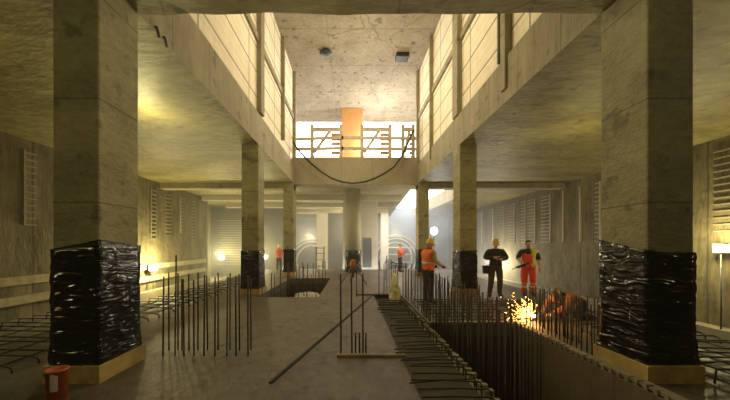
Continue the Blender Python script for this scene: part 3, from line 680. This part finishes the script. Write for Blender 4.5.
# ------------------------------------------------------------------ small things
t = thing('bucket', 'orange plastic bucket with a paper label beside the near left column', 'bucket', (-3.02, 2.98, 0))
b_ = B(); lathe(b_, [(.082, 0), (.088, .31), (.094, .31), (.094, .33), (.084, .33), (.078, .02)], 28); obj('pail', b_, M['orange_plastic'], t)
b_ = B(); vs = []
for k in range(7):
    a = R(-78 + k * 6); r = .090
    vs.append((b_.verts.new((r * math.cos(a), r * math.sin(a), .13)), b_.verts.new(((r + .006) * math.cos(a), (r + .006) * math.sin(a), .30 + .01 * math.sin(k)))))
for a, c in zip(vs, vs[1:]): b_.faces.new((a[0], c[0], c[1], a[1]))
l_ = obj('label', b_, M['label'], t); sd = l_.modifiers.new('t', 'SOLIDIFY'); sd.thickness = .003; sd.offset = 1
b_ = B(); tube(b_, [(-.095, 0, .31), (-.085, -.06, .29), (0, -.105, .27), (.085, -.06, .29), (.095, 0, .31)], .004, 6); obj('handle', b_, M['steel'], t)
# orange tripod in front of the round column
t = thing('tripod', 'orange headed tripod with splayed legs before the round column', 'tripod', (at(353, 0, 12).x, 12.0, 0))
for a in (100, 215, 335):
    b_ = B(); tube(b_, [(.05 * math.cos(R(a)), .05 * math.sin(R(a)), .72), (.62 * math.cos(R(a)), .62 * math.sin(R(a)), .01)], .022, 8); obj('leg', b_, M['timber'], t)
b_ = B(); lathe(b_, [(.07, .66), (.13, .70), (.13, .86), (.10, .92), (.13, .96), (.05, 1.0)], 18); obj('head', b_, M['orange_plastic'], t)
b_ = B(); tube(b_, [(0, 0, .25), (0, 0, .7)], .04, 8); obj('pole', b_, M['steel'], t)
# pale sack draped by the bars
b_ = B(); prof = []
for k in range(12):
    z = k / 11; prof.append((.06 + .15 * math.sin(math.pi * min(1, .25 + z * .8)), z * .80))
lathe(b_, prof, 20)
for v in b_.verts: v.co.x = v.co.x * .7 + .18 * (v.co.z - .3) ** 2 - .05 * v.co.z; v.co.y *= 1.6; v.co += noise.noise_vector(v.co * 4.5) * .11
for v in b_.verts: v.co.z = max(0.005, v.co.z)
tag(obj('sack', b_, M['sack'], loc=(1.28, 8.55, -.085)), 'pale slumped sack leaning on the bars at the walkway end', 'sack')
# white barrier and scaffold far off
t = thing('white_barrier', 'white railed barrier behind the distant worker', 'barrier', (2.35, 18.6, 0))
for x in (0, .75, 1.5):
    b_ = B(); tube(b_, [(x, 0, 0), (x, 0, 1.5)], .035, 8); obj('post', b_, M['white'], t)
for z in (.5, 1.0, 1.45):
    b_ = B(); tube(b_, [(0, -.04, z), (1.5, -.04, z)], .035, 8); obj('rail', b_, M['white'], t)
t = thing('scaffold_frame', 'small steel scaffold frame left of the round column', 'scaffold', (-2.25, 18.6, 0))
for x in (0, .5):
    for y in (0, .3):
        b_ = B(); tube(b_, [(x, y, 0), (x, y, 1.5)], .025, 8); obj('post', b_, M['timber'], t)
for z in (.25, .65, 1.05, 1.4):
    b_ = B(); tube(b_, [(0, -.02, z), (.5, -.02, z)], .022, 8); obj('rung', b_, M['timber'], t)

# ------------------------------------------------------------------ lamps and added fill lights
def plight(p, w, col=(1, .86, .40), r=.12, name='lamp_light'):
    l_ = bpy.data.lights.new(name, 'POINT'); l_.energy = w; l_.color = col; l_.shadow_soft_size = r
    o = bpy.data.objects.new(name, l_); COL.objects.link(o); o.location = p; return o
def site_lamp(p, rz, label, w, off, z0, size=.16):
    t = thing('site_lamp', label, 'work lamp', (p[0], p[1], z0), rz, 'warm site lamps')
    h = p[2] - z0
    b_ = B(); box(b_, -size * 1.2, size * 1.2, .0, .10, h - size, h + size); obj('housing', b_, M['steel'], t, bevel=.01)
    b_ = B(); box(b_, -size, size, -.03, .0, h - size * .7, h + size * .7); obj('lens', b_, M['lamp'], t, bevel=.01)
    b_ = B(); tube(b_, [(0, .05, 0), (0, .05, h - size)], .02, 8); obj('stand', b_, M['steel'], t)
    plight(Vector(p) + Vector(off), w)
YEL = (1, .88, .38)
site_lamp((-9.55, 14.0, .5), R(40), 'glowing site lamp low on the left wall', 700, (.5, 0, .15), -.95)
site_lamp((-10.2, 22.9, .6), R(20), 'glowing site lamp before the ribbed end wall of the left bay', 500, (.1, -.5, .2), -.95)
site_lamp((-6.85, 23.0, .65), R(0), 'glowing site lamp seen between the two far left columns', 250, (0, -.4, .1), -.95)
site_lamp((10.72, 8.4, 1.5), R(-50), 'dazzling site lamp on the right wall at the picture edge', 300, (-.35, -.1, .1), -1.75, .14)
t = thing('globe_lamp', 'white globe lamp on a thin pole right of the farthest right column', 'work lamp', (at(434, 0, 17.6).x, 17.6, 0))
b_ = B(); ell(b_, (0, 0, 2.45), (.2, .2, .24)); obj('globe', b_, M['balloon'], t)
b_ = B(); tube(b_, [(0, 0, 0), (0, 0, 2.22)], .025, 8); obj('pole', b_, M['steel'], t)
WARM = (1, .84, .50)
plight((5.3, 17.4, 2.8), 120, (1, .97, .9))
plight((10.2, 21.0, .3), 560, (1, .90, .66), .2)                 # behind the second right column
plight((-4.95, 6.9, 4.25), 75, YEL, .12)                          # behind the near left column
plight((6.2, 7.5, 3.6), 40, YEL, .25)                           # behind the near right column
plight((-6.5, 1.5, 2.6), 70, YEL, .3)  # this and the next: added side fills out of frame, no lamps modelled
plight((8.8, 1.5, 2.8), 60, YEL, .3)
plight((.3, 1.9, 4.2), 100, (1, .90, .56), .2)  # added overhead fill for the inner faces of the near columns
plight((.3, 8.0, 8.2), 280, WARM, .4)                           # added fills for the upper well, no fixtures hang there
plight((.5, 12.4, 8.0), 230, WARM, .4)
plight((1.8, 18.6, 7.9), 900, (1, .95, .84), .4)  # added light behind the bridge to strengthen the daylight there
plight(src + Vector((-.15, -.1, .22)), 38, (1, .45, .12), .06)
plight((0, 24, 3.2), 500, WARM, .3); plight((-4, 28, 2.4), 600, WARM, .3); plight((2.6, 17.2, 2.2), 160, WARM, .3); plight((-.3, 12.6, 4.2), 110, WARM, .2); plight((-6, 18.5, 2.2), 150, WARM, .3)  # added unseen fills brightening the far hall and the middle floor

# daylight
w = bpy.data.worlds.new('sky'); SC.world = w; w.use_nodes = True
bg = w.node_tree.nodes['Background']; bg.inputs[0].default_value = (1, .965, .90, 1); bg.inputs[1].default_value = 7.0
# haze in the far half of the hall
m = bpy.data.materials.new('haze'); m.use_nodes = True; nt = m.node_tree; nt.nodes.clear()
out = nt.nodes.new('ShaderNodeOutputMaterial'); vs = nt.nodes.new('ShaderNodeVolumeScatter'); vs.inputs['Density'].default_value = .034; vs.inputs['Color'].default_value = (.90, .95, 1, 1); vs.inputs['Anisotropy'].default_value = .3
nt.links.new(vs.outputs[0], out.inputs['Volume'])
b_ = B(); box(b_, -11.5, 11, 15.7, 32.8, -.9, 4.75)
hz = obj('haze', b_, m); tag(hz, 'thin dusty haze hanging in the far end of the hall', 'haze', kind='stuff')

m2 = m.copy(); m2.name = 'thin haze'
for n_ in m2.node_tree.nodes:
    if n_.type == 'VOLUME_SCATTER': n_.inputs['Density'].default_value = .0022; n_.inputs['Color'].default_value = (1, .95, .8, 1)
b_ = B(); box(b_, -9.8, 11, -3.9, 15.6, -.6, 4.7)
hz = obj('haze', b_, m2); tag(hz, 'faint dust in the air of the near half of the hall', 'haze', kind='stuff')

# ------------------------------------------------------------------ camera
cam = bpy.data.cameras.new('camera'); co = bpy.data.objects.new('camera', cam); COL.objects.link(co)
co.location = (0, 0, EYE); co.rotation_euler = (R(90), 0, 0)
cam.sensor_width = 36; cam.lens = 36 * F / 730; cam.shift_x = (365 - VX) / 730; cam.shift_y = (VY - 200) / 730
cam.clip_start = .05; cam.clip_end = 200
SC.camera = co
vs_ = SC.view_settings; vs_.view_transform = 'Standard'; vs_.look = 'None'; vs_.gamma = 1; vs_.use_curve_mapping = False; vs_.exposure = 0.0
SC.cycles.use_denoising = True; SC.cycles.sample_clamp_indirect = 6
